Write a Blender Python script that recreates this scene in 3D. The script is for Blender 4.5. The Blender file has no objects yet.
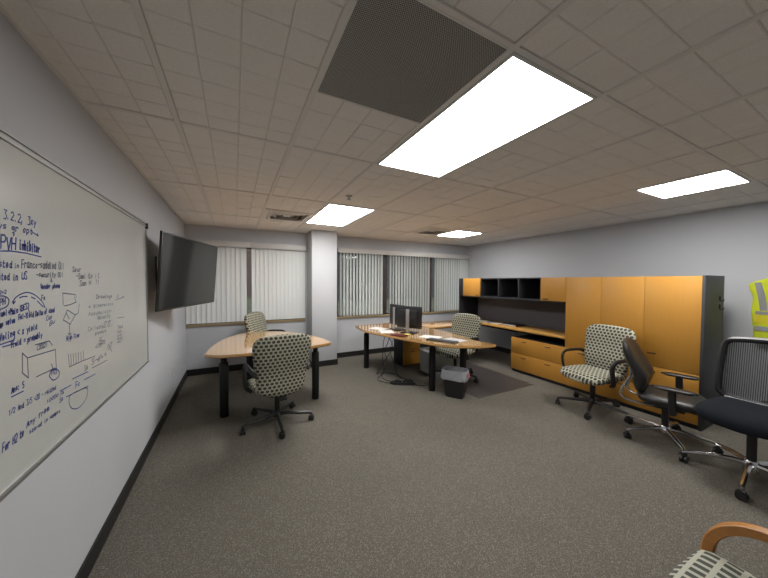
import bpy, bmesh, math, random
from mathutils import Vector, Matrix
random.seed(7)
PI = math.pi
SC = bpy.context.scene
COL = SC.collection
H, W, D, YN = 2.414, 5.868, 5.479, -1.3      # ceiling height, right wall, window wall, near wall

# ------------------------------------------------------------------ materials
def nt(name):
    m = bpy.data.materials.new(name); m.use_nodes = True
    t = m.node_tree
    return m, t, t.nodes['Principled BSDF']
def mat(name, col, rough=.6, metal=0, spec=.5, noise=0, nscale=20, bump=0, bscale=200, stretch=None, emit=None):
    m, t, b = nt(name)
    b.inputs['Base Color'].default_value = (*col, 1); b.inputs['Roughness'].default_value = rough
    b.inputs['Metallic'].default_value = metal; b.inputs['Specular IOR Level'].default_value = spec
    tc = t.nodes.new('ShaderNodeTexCoord'); mp = t.nodes.new('ShaderNodeMapping')
    t.links.new(tc.outputs['Object'], mp.inputs['Vector'])
    if stretch: mp.inputs['Scale'].default_value = stretch
    if noise:
        n = t.nodes.new('ShaderNodeTexNoise'); n.inputs['Scale'].default_value = nscale; n.inputs['Detail'].default_value = 4
        t.links.new(mp.outputs[0], n.inputs['Vector'])
        r = t.nodes.new('ShaderNodeMapRange'); r.inputs['To Min'].default_value = 1-noise; r.inputs['To Max'].default_value = 1+noise
        t.links.new(n.outputs['Fac'], r.inputs['Value'])
        x = t.nodes.new('ShaderNodeMix'); x.data_type = 'RGBA'; x.blend_type = 'MULTIPLY'; x.inputs['Factor'].default_value = 1
        x.inputs['A'].default_value = (*col, 1); t.links.new(r.outputs[0], x.inputs['B'])
        t.links.new(x.outputs['Result'], b.inputs['Base Color'])
    if bump:
        n = t.nodes.new('ShaderNodeTexNoise'); n.inputs['Scale'].default_value = bscale
        t.links.new(mp.outputs[0], n.inputs['Vector'])
        k = t.nodes.new('ShaderNodeBump'); k.inputs['Strength'].default_value = bump; k.inputs['Distance'].default_value = .002
        t.links.new(n.outputs['Fac'], k.inputs['Height']); t.links.new(k.outputs[0], b.inputs['Normal'])
    if emit:
        b.inputs['Emission Color'].default_value = (*emit[0], 1); b.inputs['Emission Strength'].default_value = emit[1]
    return m
def mth(t, op, a, b=None, c=None):
    n = t.nodes.new('ShaderNodeMath'); n.operation = op
    for i, v in enumerate((a, b, c)):
        if v is None: continue
        if isinstance(v, (int, float)): n.inputs[i].default_value = v
        else: t.links.new(v, n.inputs[i])
    return n.outputs[0]
def mixcol(t, fac, a, b):
    x = t.nodes.new('ShaderNodeMix'); x.data_type = 'RGBA'
    t.links.new(fac, x.inputs['Factor'])
    for k, v in (('A', a), ('B', b)):
        if isinstance(v, tuple): x.inputs[k].default_value = (*v, 1)
        else: t.links.new(v, x.inputs[k])
    return x.outputs['Result']
def dotted(name, u, v, pitch=.043, light=(.47, .45, .35), dark=(.055, .055, .048)):
    m, t, b = nt(name); b.inputs['Roughness'].default_value = .9; b.inputs['Specular IOR Level'].default_value = .15
    tc = t.nodes.new('ShaderNodeTexCoord'); s = t.nodes.new('ShaderNodeSeparateXYZ'); t.links.new(tc.outputs['Object'], s.inputs[0])
    U = mth(t, 'DIVIDE', s.outputs[u], pitch); V = mth(t, 'DIVIDE', s.outputs[v], pitch*.82)
    row = mth(t, 'FLOOR', V); odd = mth(t, 'MULTIPLY', mth(t, 'FLOORED_MODULO', row, 2), .5)
    fx = mth(t, 'SUBTRACT', mth(t, 'FRACT', mth(t, 'ADD', U, odd)), .5); fy = mth(t, 'SUBTRACT', mth(t, 'FRACT', V), .5)
    ax = mth(t, 'ABSOLUTE', fx); ay = mth(t, 'ABSOLUTE', fy)
    hexd = mth(t, 'MAXIMUM', mth(t, 'ADD', mth(t, 'MULTIPLY', ax, .95), mth(t, 'MULTIPLY', ay, .42)), mth(t, 'MULTIPLY', ay, 1.0))
    f = mth(t, 'LESS_THAN', hexd, .385)
    ring = mth(t, 'MULTIPLY', mth(t, 'GREATER_THAN', hexd, .47), 1.0)
    c = mixcol(t, ring, light, (.33, .33, .25))
    c = mixcol(t, f, c, dark)
    t.links.new(c, b.inputs['Base Color'])
    return m
def woodmat(name, a, b_, rough, axis='z', spec=.5):
    m, t, b = nt(name); b.inputs['Roughness'].default_value = rough; b.inputs['Specular IOR Level'].default_value = spec
    tc = t.nodes.new('ShaderNodeTexCoord'); mp = t.nodes.new('ShaderNodeMapping'); t.links.new(tc.outputs['Object'], mp.inputs[0])
    mp.inputs['Scale'].default_value = {'z': (22, 22, 1.3), 'x': (1.3, 22, 22), 'y': (22, 1.3, 22)}[axis]
    n = t.nodes.new('ShaderNodeTexNoise'); n.inputs['Scale'].default_value = 3; n.inputs['Detail'].default_value = 5
    t.links.new(mp.outputs[0], n.inputs['Vector'])
    t.links.new(mixcol(t, n.outputs['Fac'], a, b_), b.inputs['Base Color'])
    return m
M = {}
M['wall'] = mat('wall_paint', (.488, .498, .522), .75, noise=.03, nscale=2, bump=.08, bscale=120)
M['ceil'] = mat('ceiling_tile', (.88, .845, .81), .95, spec=.1, noise=.10, nscale=140)
M['ceil_back'] = mat('ceiling_joint', (.70, .67, .64), .95, spec=.1)
M['tbar'] = mat('ceiling_grid_paint', (.80, .77, .74), .6)
M['rubber'] = mat('black_rubber', (.012, .012, .012), .5)
M['black'] = mat('black_plastic', (.012, .012, .013), .42)
M['blackmetal'] = mat('black_powder_coat', (.008, .008, .008), .5, spec=.3)
M['leather'] = mat('black_leather', (.014, .0135, .013), .42, bump=.2, bscale=180)
M['navy'] = mat('dark_seat_fabric', (.010, .012, .016), .9, spec=.12, bump=.3, bscale=500)
M['chrome'] = mat('polished_metal', (.62, .62, .63), .2, 1)
M['alu'] = mat('satin_aluminium', (.42, .42, .42), .4, .8)
M['amber'] = woodmat('amber_maple_veneer', (.50, .245, .040), (.44, .205, .032), .38)
M['amber_y'] = woodmat('amber_maple_worktop', (.56, .31, .085), (.50, .26, .065), .22, 'y')
M['desk'] = woodmat('honey_maple_laminate', (.60, .35, .135), (.53, .29, .10), .11, 'x', .6)
_d = M['desk'].node_tree.nodes['Principled BSDF']; _d.inputs['Coat Weight'].default_value = 1; _d.inputs['Coat Roughness'].default_value = .11; _d.inputs['Coat IOR'].default_value = 1.6
M['deskedge'] = mat('dark_desk_edge', (.10, .045, .015), .4)
M['charcoal'] = mat('charcoal_panel', (.035, .037, .042), .5, noise=.25, nscale=30, stretch=(1, 1, .15))
M['cubby'] = mat('black_cabinet_carcass', (.012, .013, .019), .5)
M['tack'] = mat('grey_tackboard_fabric', (.115, .11, .118), .95, spec=.1, noise=.2, nscale=260)
M['blind'] = None
M['white'] = mat('white_plastic', (.66, .66, .64), .5)
M['valance'] = mat('valance_vinyl', (.52, .51, .50), .55)
M['sill'] = woodmat('pale_wood_sill', (.50, .36, .19), (.42, .29, .14), .4, 'x')
M['bronze'] = mat('dark_window_frame', (.035, .026, .024), .5)
M['board'] = mat('whiteboard_enamel', (.52, .53, .505), .22, spec=.5, noise=.03, nscale=3)
M['ink_b'] = mat('blue_marker_ink', (.03, .05, .27), .5)
M['ink_k'] = mat('dark_marker_ink', (.09, .10, .17), .5)
M['ink_g'] = mat('faint_grey_marker_ink', (.30, .28, .30), .5)
M['screen'] = mat('dark_glossy_screen', (.012, .013, .013), .08, spec=.25)
M['paper'] = mat('paper', (.72, .70, .67), .7)
M['paper_g'] = mat('grey_paper', (.50, .50, .49), .7)
M['yellow_note'] = mat('yellow_note', (.65, .55, .18), .7)
M['maroon'] = mat('dark_red_cover', (.10, .022, .016), .5)
M['bag'] = mat('cloudy_plastic_film', (.33, .34, .37), .35, noise=.25, nscale=25)
M['pink'] = mat('pink_tissue', (.62, .20, .22), .8)
M['hivis'] = mat('fluorescent_yellow_fabric', (.56, .62, .02), .8, noise=.12, nscale=14)
M['hivis2'] = mat('golden_yellow_fabric', (.60, .52, .02), .8, noise=.1, nscale=14)
M['silver'] = mat('grey_reflective_tape', (.26, .26, .27), .5)
M['bent'] = woodmat('bent_wood', (.42, .19, .05), (.35, .145, .035), .35, 'y')
M['case'] = mat('pale_grey_case', (.40, .42, .42), .5)
M['fab_back'] = dotted('dotted_upholstery_back', 0, 2)
M['fab_seat'] = dotted('dotted_upholstery_seat', 0, 1)
for _k, _e in enumerate((15, 21, 36, 30)): M['lens%d' % _k] = mat('light_diffuser', (.8, .8, .8), .5, emit=((1, .985, .965), _e))
M['backdrop'] = mat('backdrop_grey', (.13, .13, .135), .9, noise=.15, nscale=1)  # dark grey for the added building, keeps the right slat gaps dim
M['grass'] = mat('lawn', (.20, .215, .14), .9, noise=.3, nscale=3)
M['brick'] = mat('red_brick', (.30, .20, .19), .9, noise=.2, nscale=2)

def carpet():
    m, t, b = nt('speckled_carpet'); b.inputs['Roughness'].default_value = 1; b.inputs['Specular IOR Level'].default_value = .05
    tc = t.nodes.new('ShaderNodeTexCoord')
    n = t.nodes.new('ShaderNodeTexNoise'); n.inputs['Scale'].default_value = 230; n.inputs['Detail'].default_value = 3; n.inputs['Roughness'].default_value = .7
    v = t.nodes.new('ShaderNodeTexVoronoi'); v.inputs['Scale'].default_value = 210
    g = t.nodes.new('ShaderNodeTexNoise'); g.inputs['Scale'].default_value = 2.2; g.inputs['Detail'].default_value = 3
    for q in (n, v, g): t.links.new(tc.outputs['Object'], q.inputs['Vector'])
    r = t.nodes.new('ShaderNodeValToRGB'); e = r.color_ramp.elements
    e[0].position = .36; e[0].color = (.048, .0435, .036, 1); e[1].position = .66; e[1].color = (.22, .205, .172, 1)
    k = e.new(.5); k.color = (.118, .108, .09, 1)
    t.links.new(n.outputs['Fac'], r.inputs['Fac'])
    s = t.nodes.new('ShaderNodeSeparateColor'); t.links.new(v.outputs['Color'], s.inputs[0])
    c = mixcol(t, mth(t, 'MULTIPLY', mth(t, 'GREATER_THAN', s.outputs[0], .6), .55), r.outputs['Color'], (.15, .126, .106))
    c = mixcol(t, mth(t, 'MULTIPLY', mth(t, 'GREATER_THAN', s.outputs[1], .8), .5), c, (.28, .275, .24))
    c = mixcol(t, mth(t, 'MULTIPLY', g.outputs['Fac'], .25), c, (.08, .076, .066))
    t.links.new(c, b.inputs['Base Color'])
    bp = t.nodes.new('ShaderNodeBump'); bp.inputs['Strength'].default_value = .4; bp.inputs['Distance'].default_value = .004
    t.links.new(n.outputs['Fac'], bp.inputs['Height']); t.links.new(bp.outputs[0], b.inputs['Normal'])
    return m
M['carpet'] = carpet()
def blindmat():
    m, t, b = nt('vinyl_blind_vane')
    b.inputs['Base Color'].default_value = (.86, .87, .855, 1); b.inputs['Roughness'].default_value = .5
    tr = t.nodes.new('ShaderNodeBsdfTranslucent'); tr.inputs['Color'].default_value = (.72, .74, .73, 1)
    mx = t.nodes.new('ShaderNodeMixShader'); mx.inputs['Fac'].default_value = .32
    t.links.new(b.outputs[0], mx.inputs[1]); t.links.new(tr.outputs[0], mx.inputs[2])
    t.links.new(mx.outputs[0], t.nodes['Material Output'].inputs['Surface'])
    return m
M['blind'] = blindmat()
def glassmat():
    m, t, b = nt('window_glass')
    tr = t.nodes.new('ShaderNodeBsdfTransparent'); tr.inputs['Color'].default_value = (.50, .50, .50, 1)
    g = t.nodes.new('ShaderNodeBsdfGlossy'); g.inputs['Roughness'].default_value = .02
    mx = t.nodes.new('ShaderNodeMixShader'); mx.inputs['Fac'].default_value = .08
    t.links.new(tr.outputs[0], mx.inputs[1]); t.links.new(g.outputs[0], mx.inputs[2])
    t.links.new(mx.outputs[0], t.nodes['Material Output'].inputs['Surface'])
    return m
M['glass'] = glassmat()
def weave():
    m, t, b = nt('open_mesh_weave'); b.inputs['Base Color'].default_value = (.03, .031, .034, 1); b.inputs['Roughness'].default_value = .6
    tc = t.nodes.new('ShaderNodeTexCoord'); s = t.nodes.new('ShaderNodeSeparateXYZ'); t.links.new(tc.outputs['Object'], s.inputs[0])
    fx = mth(t, 'FRACT', mth(t, 'DIVIDE', s.outputs[0], .012)); fz = mth(t, 'FRACT', mth(t, 'DIVIDE', s.outputs[2], .007))
    hole = mth(t, 'MULTIPLY', mth(t, 'LESS_THAN', fx, .5), mth(t, 'LESS_THAN', fz, .72))
    tr = t.nodes.new('ShaderNodeBsdfTransparent'); mx = t.nodes.new('ShaderNodeMixShader')
    t.links.new(mth(t, 'MULTIPLY', hole, .85), mx.inputs['Fac']); t.links.new(b.outputs[0], mx.inputs[1]); t.links.new(tr.outputs[0], mx.inputs[2])
    t.links.new(mx.outputs[0], t.nodes['Material Output'].inputs['Surface'])
    return m
M['weave'] = weave()
def perforated():
    m, t, b = nt('perforated_grille'); b.inputs['Roughness'].default_value = .6
    tc = t.nodes.new('ShaderNodeTexCoord'); s = t.nodes.new('ShaderNodeSeparateXYZ'); t.links.new(tc.outputs['Object'], s.inputs[0])
    a = mth(t, 'ADD', s.outputs[0], s.outputs[1]); c_ = mth(t, 'SUBTRACT', s.outputs[0], s.outputs[1])
    fa = mth(t, 'ABSOLUTE', mth(t, 'SUBTRACT', mth(t, 'FRACT', mth(t, 'DIVIDE', a, .0095)), .5)); fc = mth(t, 'ABSOLUTE', mth(t, 'SUBTRACT', mth(t, 'FRACT', mth(t, 'DIVIDE', c_, .0095)), .5))
    hole = mth(t, 'LESS_THAN', mth(t, 'ADD', mth(t, 'MULTIPLY', fa, fa), mth(t, 'MULTIPLY', fc, fc)), .115)
    t.links.new(mixcol(t, hole, (.40, .39, .37), (.045, .044, .042)), b.inputs['Base Color'])
    return m
M['perf'] = perforated()
def checks():
    m, t, b = nt('checked_seat_fabric'); b.inputs['Roughness'].default_value = .9
    tc = t.nodes.new('ShaderNodeTexCoord'); s = t.nodes.new('ShaderNodeSeparateXYZ'); t.links.new(tc.outputs['Object'], s.inputs[0])
    U = mth(t, 'DIVIDE', s.outputs[0], .036); V = mth(t, 'DIVIDE', s.outputs[1], .055)
    row = mth(t, 'FLOOR', V)
    sh = mth(t, 'ADD', U, mth(t, 'MULTIPLY', mth(t, 'FLOORED_MODULO', row, 2), .5))
    d = mth(t, 'MULTIPLY', mth(t, 'LESS_THAN', mth(t, 'FRACT', sh), .58), mth(t, 'LESS_THAN', mth(t, 'FRACT', V), .74))
    t.links.new(mixcol(t, d, (.36, .36, .29), (.05, .055, .047)), b.inputs['Base Color'])
    return m
M['checks'] = checks()

# ------------------------------------------------------------------ mesh builder
def V3(*a): return Vector(a)
def spline(pts, n=8, closed=False):
    P = [Vector(p) for p in pts]; k = len(P); out = []
    for i in range(k if closed else k-1):
        a, b, c, d = [P[(i+j) % k] if closed else P[max(0, min(k-1, i+j))] for j in (-1, 0, 1, 2)]
        for s in range(n):
            t = s/n
            out.append(.5*((2*b)+(c-a)*t+(2*a-5*b+4*c-d)*t*t+(3*b-a-3*c+d)*t**3))
    if not closed: out.append(P[-1].copy())
    return out
class B:
    def __init__(s): s.bm = bmesh.new()
    def box(s, x0, x1, y0, y1, z0, z1, bev=0, rot=None, seg=2):
        c = Vector(((x0+x1)/2, (y0+y1)/2, (z0+z1)/2))
        r = bmesh.ops.create_cube(s.bm, size=1)
        v = r['verts']
        bmesh.ops.scale(s.bm, vec=(abs(x1-x0), abs(y1-y0), abs(z1-z0)), verts=v)
        if bev:
            e = list({e for q in v for e in q.link_edges})
            rr = bmesh.ops.bevel(s.bm, geom=e, offset=bev, segments=seg, affect='EDGES', profile=.5)
            v = list({q for f in rr['faces'] for q in f.verts} | {q for q in v if q.is_valid})
            seen = set(v); st = list(v)
            while st:
                q = st.pop()
                for e in q.link_edges:
                    o = e.other_vert(q)
                    if o not in seen: seen.add(o); st.append(o)
            v = list(seen)
        if rot is not None: bmesh.ops.transform(s.bm, matrix=rot, verts=v)
        bmesh.ops.translate(s.bm, vec=c, verts=v)
        return s
    def rings(s, rs, cap=True, closed=True):
        vs = [[s.bm.verts.new(p) for p in r] for r in rs]
        n = len(vs[0])
        for a, b in zip(vs, vs[1:]):
            for i in range(n if closed else n-1):
                j = (i+1) % n
                s.bm.faces.new((a[i], a[j], b[j], b[i]))
        if cap and closed:
            s.bm.faces.new(list(reversed(vs[0]))); s.bm.faces.new(vs[-1])
        return vs
    def tube(s, path, r, seg=10, closed=False, flat=1.0, up=None):
        P = [Vector(p) for p in path]; n = len(P); rs = []
        rad = r if isinstance(r, (list, tuple)) else [r]*n
        prev = None
        for i, p in enumerate(P):
            a = P[(i-1) % n] if closed or i > 0 else P[i]
            b = P[(i+1) % n] if closed or i < n-1 else P[i]
            t = (b-a).normalized()
            if up is not None: u = Vector(up)
            elif prev is None: u = Vector((0, 0, 1)) if abs(t.z) < .9 else Vector((1, 0, 0))
            else: u = prev
            u = (u-t*u.dot(t))
            if u.length < 1e-5: u = t.orthogonal()
            u.normalize(); w = t.cross(u); prev = u
            rs.append([p+u*math.cos(2*PI*k/seg)*rad[i]+w*math.sin(2*PI*k/seg)*rad[i]*flat for k in range(seg)])
        if closed: rs.append(rs[0]); s.rings(rs, cap=False)
        else: s.rings(rs)
        if closed: bmesh.ops.remove_doubles(s.bm, verts=s.bm.verts, dist=1e-6)
        return s
    def cyl(s, a, b, r0, r1=None, seg=16):
        r1 = r0 if r1 is None else r1
        return s.tube([a, b], [r0, r1], seg)
    def lathe(s, prof, c=(0, 0, 0), seg=20):
        rs = [[Vector((c[0]+r*math.cos(2*PI*k/seg), c[1]+r*math.sin(2*PI*k/seg), c[2]+z)) for k in range(seg)] for r, z in prof]
        s.rings(rs); return s
    def prism(s, poly, z0, z1, bev=0):
        a = [s.bm.verts.new((p[0], p[1], z0)) for p in poly]; b = [s.bm.verts.new((p[0], p[1], z1)) for p in poly]
        n = len(poly); fb = s.bm.faces.new(list(reversed(a))); ft = s.bm.faces.new(b)
        for i in range(n): s.bm.faces.new((a[i], a[(i+1) % n], b[(i+1) % n], b[i]))
        if bev:
            e = list(set(ft.edges) | set(fb.edges))
            bmesh.ops.bevel(s.bm, geom=e, offset=bev, segments=2, affect='EDGES')
        return s
    def puff(s, outline, t, fn, p=5, rr=(.3, .55, .75, .87, .94, .98)):
        n = len(outline); cx = sum(q[0] for q in outline)/n; cy = sum(q[1] for q in outline)/n
        def P(q, r, w): return Vector(fn(cx+(q[0]-cx)*r, cy+(q[1]-cy)*r, w))
        prof = lambda r: t/2*math.sqrt(max(0, 1-r**p))
        mid = [s.bm.verts.new(P(q, 1, 0)) for q in outline]
        for sg in (1, -1):
            prev = mid
            for r in reversed(rr):
                cur = [s.bm.verts.new(P(q, r, sg*prof(r))) for q in outline]
                for i in range(n):
                    j = (i+1) % n
                    s.bm.faces.new((prev[i], prev[j], cur[j], cur[i]) if sg > 0 else (prev[j], prev[i], cur[i], cur[j]))
                prev = cur
            c = s.bm.verts.new(P((cx, cy), 0, sg*t/2))
            for i in range(n):
                j = (i+1) % n
                s.bm.faces.new((prev[i], prev[j], c) if sg > 0 else (prev[j], prev[i], c))
        return s
    def xf(s, m): bmesh.ops.transform(s.bm, matrix=m, verts=s.bm.verts); return s
    def build(s, name, m, parent=None, loc=None, rot=0, smooth=True, ang=38, fix=True):
        if fix: bmesh.ops.recalc_face_normals(s.bm, faces=s.bm.faces)
        me = bpy.data.meshes.new(name)
        if smooth:
            for f in s.bm.faces: f.smooth = True
            for e in s.bm.edges:
                if len(e.link_faces) == 2 and e.calc_face_angle(0) > math.radians(ang): e.smooth = False
        s.bm.to_mesh(me); s.bm.free()
        if m is not None: me.materials.append(M[m] if isinstance(m, str) else m)
        o = bpy.data.objects.new(name, me); COL.objects.link(o)
        if parent: o.parent = parent
        if loc: o.location = loc
        if rot: o.rotation_euler = (0, 0, rot)
        return o
def bx(name, m, parent, *a, **k): return B().box(*a, **k).build(name, m, parent)
def struct(o): o['kind'] = 'structure'; return o
def thing(name, label, cat, loc=(0, 0, 0), rot=0, group=None):
    o = bpy.data.objects.new(name, None); COL.objects.link(o); o.location = loc; o.rotation_euler = (0, 0, rot)
    o.empty_display_size = .1
    return tag(o, label, cat, group)
def tag(o, label, cat, group=None):
    o['label'] = label; o['category'] = cat
    if group: o['group'] = group
    return o
def dup(root, loc, rot, label, group=None):
    r = root.copy(); COL.objects.link(r); r.location = loc; r.rotation_euler = (0, 0, rot); r['label'] = label
    if group: r['group'] = group
    for ch in list(root.children):
        c = ch.copy(); COL.objects.link(c); c.parent = r
        for g in list(ch.children):
            d = g.copy(); COL.objects.link(d); d.parent = c
    return r
def face(fx, fy): return math.atan2(-fx, fy)       # turns local +y to (fx, fy)

# ------------------------------------------------------------------ the room shell
struct(bx('floor', 'carpet', None, -.1, W+.1, YN-.1, D+.15, -.06, 0))
struct(bx('wall_left', 'wall', None, -.12, 0, YN-.12, D+.15, 0, H+.2))
struct(bx('wall_right', 'wall', None, W, W+.12, YN-.12, D+.15, 0, H+.2))
struct(bx('wall_near', 'wall', None, 0, W, YN-.12, YN, 0, H+.2))
SILL, HEAD = .80, 2.13
XC0, XC1, YC = 1.888, 2.342, 5.05                # the column
b = B(); yb = D+.15
b.box(0, W, D, yb, 0, SILL-.02); b.box(0, W, D, yb, HEAD, H+.2); b.box(XC0-.02, 2.47, D, yb, SILL-.02, HEAD)
struct(b.build('wall_back', 'wall'))
struct(bx('column', 'wall', None, XC0, XC1, YC, D-.001, 0, H+.012, bev=.004))
for nm, a in (('baseboard_left', (0.001, .012, YN+.02, D-.013, 0, .1)), ('baseboard_back', (.001, XC0-.011, D-.012, D-.001, 0, .1)),
              ('baseboard_column', None), ('baseboard_window', (XC1+.011, W-.001, D-.012, D-.001, 0, .1)), ('baseboard_right', (W-.012, W-.001, YN+.02, D-.013, 0, .1))):
    if a: o = bx(nm, 'rubber', None, *a)
    else:
        q = B(); q.box(XC0-.011, XC1+.011, YC-.011, YC, 0, .1); q.box(XC0-.011, XC0, YC, D-.012, 0, .1); q.box(XC1, XC1+.011, YC, D-.012, 0, .1)
        o = q.build(nm, 'rubber')
    struct(o)

# ceiling: backing, sunk tile squares, grid bars
GX, GY, P_ = 1.646, .775, .62
cells = {}
def cell(i, j): return GX+P_*i, GY+P_*j
LIGHTS = [(0, 0, 2, 'big bright rectangular ceiling light panel nearest, beside the perforated grille'),
          (0, 4, 2, 'bright rectangular ceiling light panel in front of the column'),
          (4, 0, 1, 'square ceiling light panel above the tall cabinets, near right wall'),
          (4, 5, 1, 'farthest square ceiling light panel near the back right corner')]
taken = set()
for i, j, n, _ in LIGHTS:
    for k in range(n): taken.add((i, j+k))
taken |= {(-1, 0), (-1, 5), (3, 5)}
struct(bx('ceiling', 'ceil_back', None, -.1, W+.1, YN-.1, D+.15, H+.09, H+.2))
b = B(); back = B()
for i in range(-3, 8):
    for j in range(-4, 8):
        x0, y0 = cell(i, j)
        if x0 > W or y0 > D or x0+P_ < 0 or y0+P_ < YN or (i, j) in taken: continue
        xa, xb_, ya, yb_ = max(x0, .001), min(x0+P_, W-.001), max(y0, YN+.001), min(y0+P_, D-.001)
        back.box(xa, xb_, ya, yb_, H+.0092, H+.022)
        tl = random.uniform(-.0015, .0015)
        for u in range(4):
            for v in range(4):
                q = P_/4; g = .0014
                a0, a1 = x0+u*q+g, x0+(u+1)*q-g; c0, c1 = y0+v*q+g, y0+(v+1)*q-g
                if u == 0: a0 = x0+.014
                if u == 3: a1 = x0+P_-.014
                if v == 0 and j % 2 == 0: c0 = y0+.014
                if v == 3 and j % 2: c1 = y0+P_-.014
                a0, a1, c0, c1 = max(a0, .002), min(a1, W-.002), max(c0, YN+.002), min(c1, D-.002)
                if a1-a0 < .02 or c1-c0 < .02: continue
                z = H+.0045+random.uniform(-.0016, .0016)
                dz = [random.uniform(-.0012, .0012)+tl for _ in range(4)]
                bv = .003
                lo = [(a0+bv, c0+bv), (a1-bv, c0+bv), (a1-bv, c1-bv), (a0+bv, c1-bv)]; hi = [(a0, c0), (a1, c0), (a1, c1), (a0, c1)]
                vl = [b.bm.verts.new((p[0], p[1], z+d)) for p, d in zip(lo, dz)]; vh = [b.bm.verts.new((p[0], p[1], H+.0095)) for p in hi]
                b.bm.faces.new(list(reversed(vl)))
                for k in range(4): b.bm.faces.new((vl[k], vl[(k+1) % 4], vh[(k+1) % 4], vh[k]))
tiles = struct(b.build('ceiling_tiles', 'ceil', smooth=False, fix=True)); tiles.name = 'ceiling_2'
struct(back.build('ceiling_1', 'ceil_back'))
b = B()
for i in range(-3, 8):
    x = GX+P_*i
    if .02 < x < W-.02: b.box(x-.012, x+.012, YN+.001, D-.001, H-.001, H+.010)
for j in range(-4, 8):
    y = GY+P_*j
    if j % 2: continue
    if YN+.02 < y < D-.02: b.box(.001, W-.001, y-.0115, y+.0115, H-.0005, H+.009)
b.box(.0005, .02, YN+.001, D-.001, H-.004, H+.008); b.box(W-.02, W-.0005, YN+.001, D-.001, H-.004, H+.008); b.box(.001, W-.001, D-.02, D-.0005, H-.004, H+.008)
# the middle bars of the long light panels are left open below
struct(b.build('trim_1', 'tbar', smooth=False))
for li, (i, j, n, lab) in enumerate(LIGHTS):
    x0, y0 = cell(i, j); x1, y1 = x0+P_, y0+P_*n
    t = thing('ceiling_light', lab, 'ceiling light', ((x0+x1)/2, (y0+y1)/2, H-.004), 0, 'ceiling light panels')
    hx, hy = P_/2-.013, P_*n/2-.013
    f = B()
    for a in ((-hx, -hx+.014, -hy, hy), (hx-.014, hx, -hy, hy), (-hx+.014, hx-.014, -hy, -hy+.014), (-hx+.014, hx-.014, hy-.014, hy)): f.box(*a, -.001, .012)
    f.build('frame', 'white', t, smooth=False)
    bx('diffuser', 'lens%d' % li, t, -hx+.014, hx-.014, -hy+.014, hy-.014, -.0005, .006)
    bx('housing', 'white', t, -hx+.002, hx-.002, -hy+.002, hy-.002, .013, .06)
# return-air grille
x0, y0 = cell(-1, 0)
t = thing('air_grille', 'dark perforated square air return grille in the ceiling beside the biggest light', 'air vent', (x0+P_/2, y0+P_/2, H-.003))
f = B(); h = P_/2-.008
for a in ((-h, -h+.009, -h, h), (h-.009, h, -h, h), (-h+.009, h-.009, -h, -h+.009), (-h+.009, h-.009, h-.009, h)): f.box(*a, 0, .012, bev=.003)
f.build('frame', 'tbar', t)
bx('perforated_plate', 'perf', t, -h+.009, h-.009, -h+.009, h-.009, .003, .008)
# slot diffusers
def diffuser(i, j, lab, sq):
    x0, y0 = cell(i, j)
    t = thing('air_diffuser', lab, 'air vent', (x0+P_/2, y0+P_/2, H-.003), 0, 'ceiling supply vents')
    h = P_/2-.013
    f = B(); w = .05
    for a in ((-h, -h+w, -h, h), (h-w, h, -h, h), (-h+w, h-w, -h, -h+w), (-h+w, h-w, h-w, h)): f.box(*a, 0, .012, bev=.002)
    f.build('frame', 'tbar', t)
    bx('plenum', 'cubby', t, -h+w, h-w, -h+w, h-w, .07, .075)
    for k, r in enumerate((.20, .135, .07)):
        q = B(); z0 = -.012+.008*k
        a_ = [V3(sx*r, sy*r, z0) for sx, sy in ((-1, -1), (1, -1), (1, 1), (-1, 1))]; c_ = [V3(sx*(r+.045), sy*(r+.045), z0+.04) for sx, sy in ((-1, -1), (1, -1), (1, 1), (-1, 1))]
        d_ = [V3(p.x*1.0, p.y*1.0, p.z+.004) for p in a_]; e_ = [V3(p.x, p.y, p.z+.004) for p in c_]
        q.rings([a_, c_, e_, d_, a_], cap=False)
        q.build('cone', 'tbar', t, smooth=False)
    bx('centre_plate', 'tbar', t, -.05, .05, -.05, .05, .006, .010)
diffuser(-1, 5, 'louvred square supply vent in the ceiling left of the light before the column', True)
diffuser(3, 5, 'louvred square supply vent in the ceiling beside the farthest light', True)
t = thing('fire_sprinkler', 'small sprinkler head hanging from the ceiling near the middle light', 'sprinkler', (1.762, 2.885, H))
B().lathe([(.035, -.004), (.035, .004), (.012, .006)][::-1]).build('escutcheon', 'alu', t)
B().cyl((0, 0, 0), (0, 0, -.035), .009).build('nozzle', 'alu', t)
B().lathe([(.022, -.038), (.022, -.034)]).build('deflector', 'alu', t)

# ------------------------------------------------------------------ windows and blinds
WIN = [(.0, XC0-.02, 0), (2.47, 3.545, 0), (3.545, 4.735, 0), (4.735, W, 0)]
for n, (x0, x1, _) in enumerate(WIN):
    f = B(); w = .05; y0, y1 = D+.06, D+.12
    x0 += .002; x1 -= .002; z0, z1 = SILL-.018, HEAD-.001
    f.box(x0, x0+w, y0, y1, z0, z1); f.box(x1-w, x1, y0, y1, z0, z1); f.box(x0+w, x1-w, y0, y1, z0, z0+w); f.box(x0+w, x1-w, y0, y1, z1-w, z1)
    o = struct(f.build('window_%d' % (n+1), 'bronze', smooth=False))
    bx('pane', 'glass', o, x0+w, x1-w, D+.088, D+.094, z0+w, z1-w)
for n, (x0, x1) in enumerate(((.001, XC0-.022), (2.472, W-.001))):
    struct(bx('trim_%d' % (n+2), 'sill', None, x0, x1, D-.025, D+.058, SILL-.018, SILL+.012, bev=.003))
for n, (xa, z) in enumerate(((3.545, 0), (4.735, 0))):
    struct(bx('trim_%d' % (n+4), 'bronze', None, xa-.05, xa+.05, D+.005, D+.059, SILL+.013, HEAD-.002))
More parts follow.
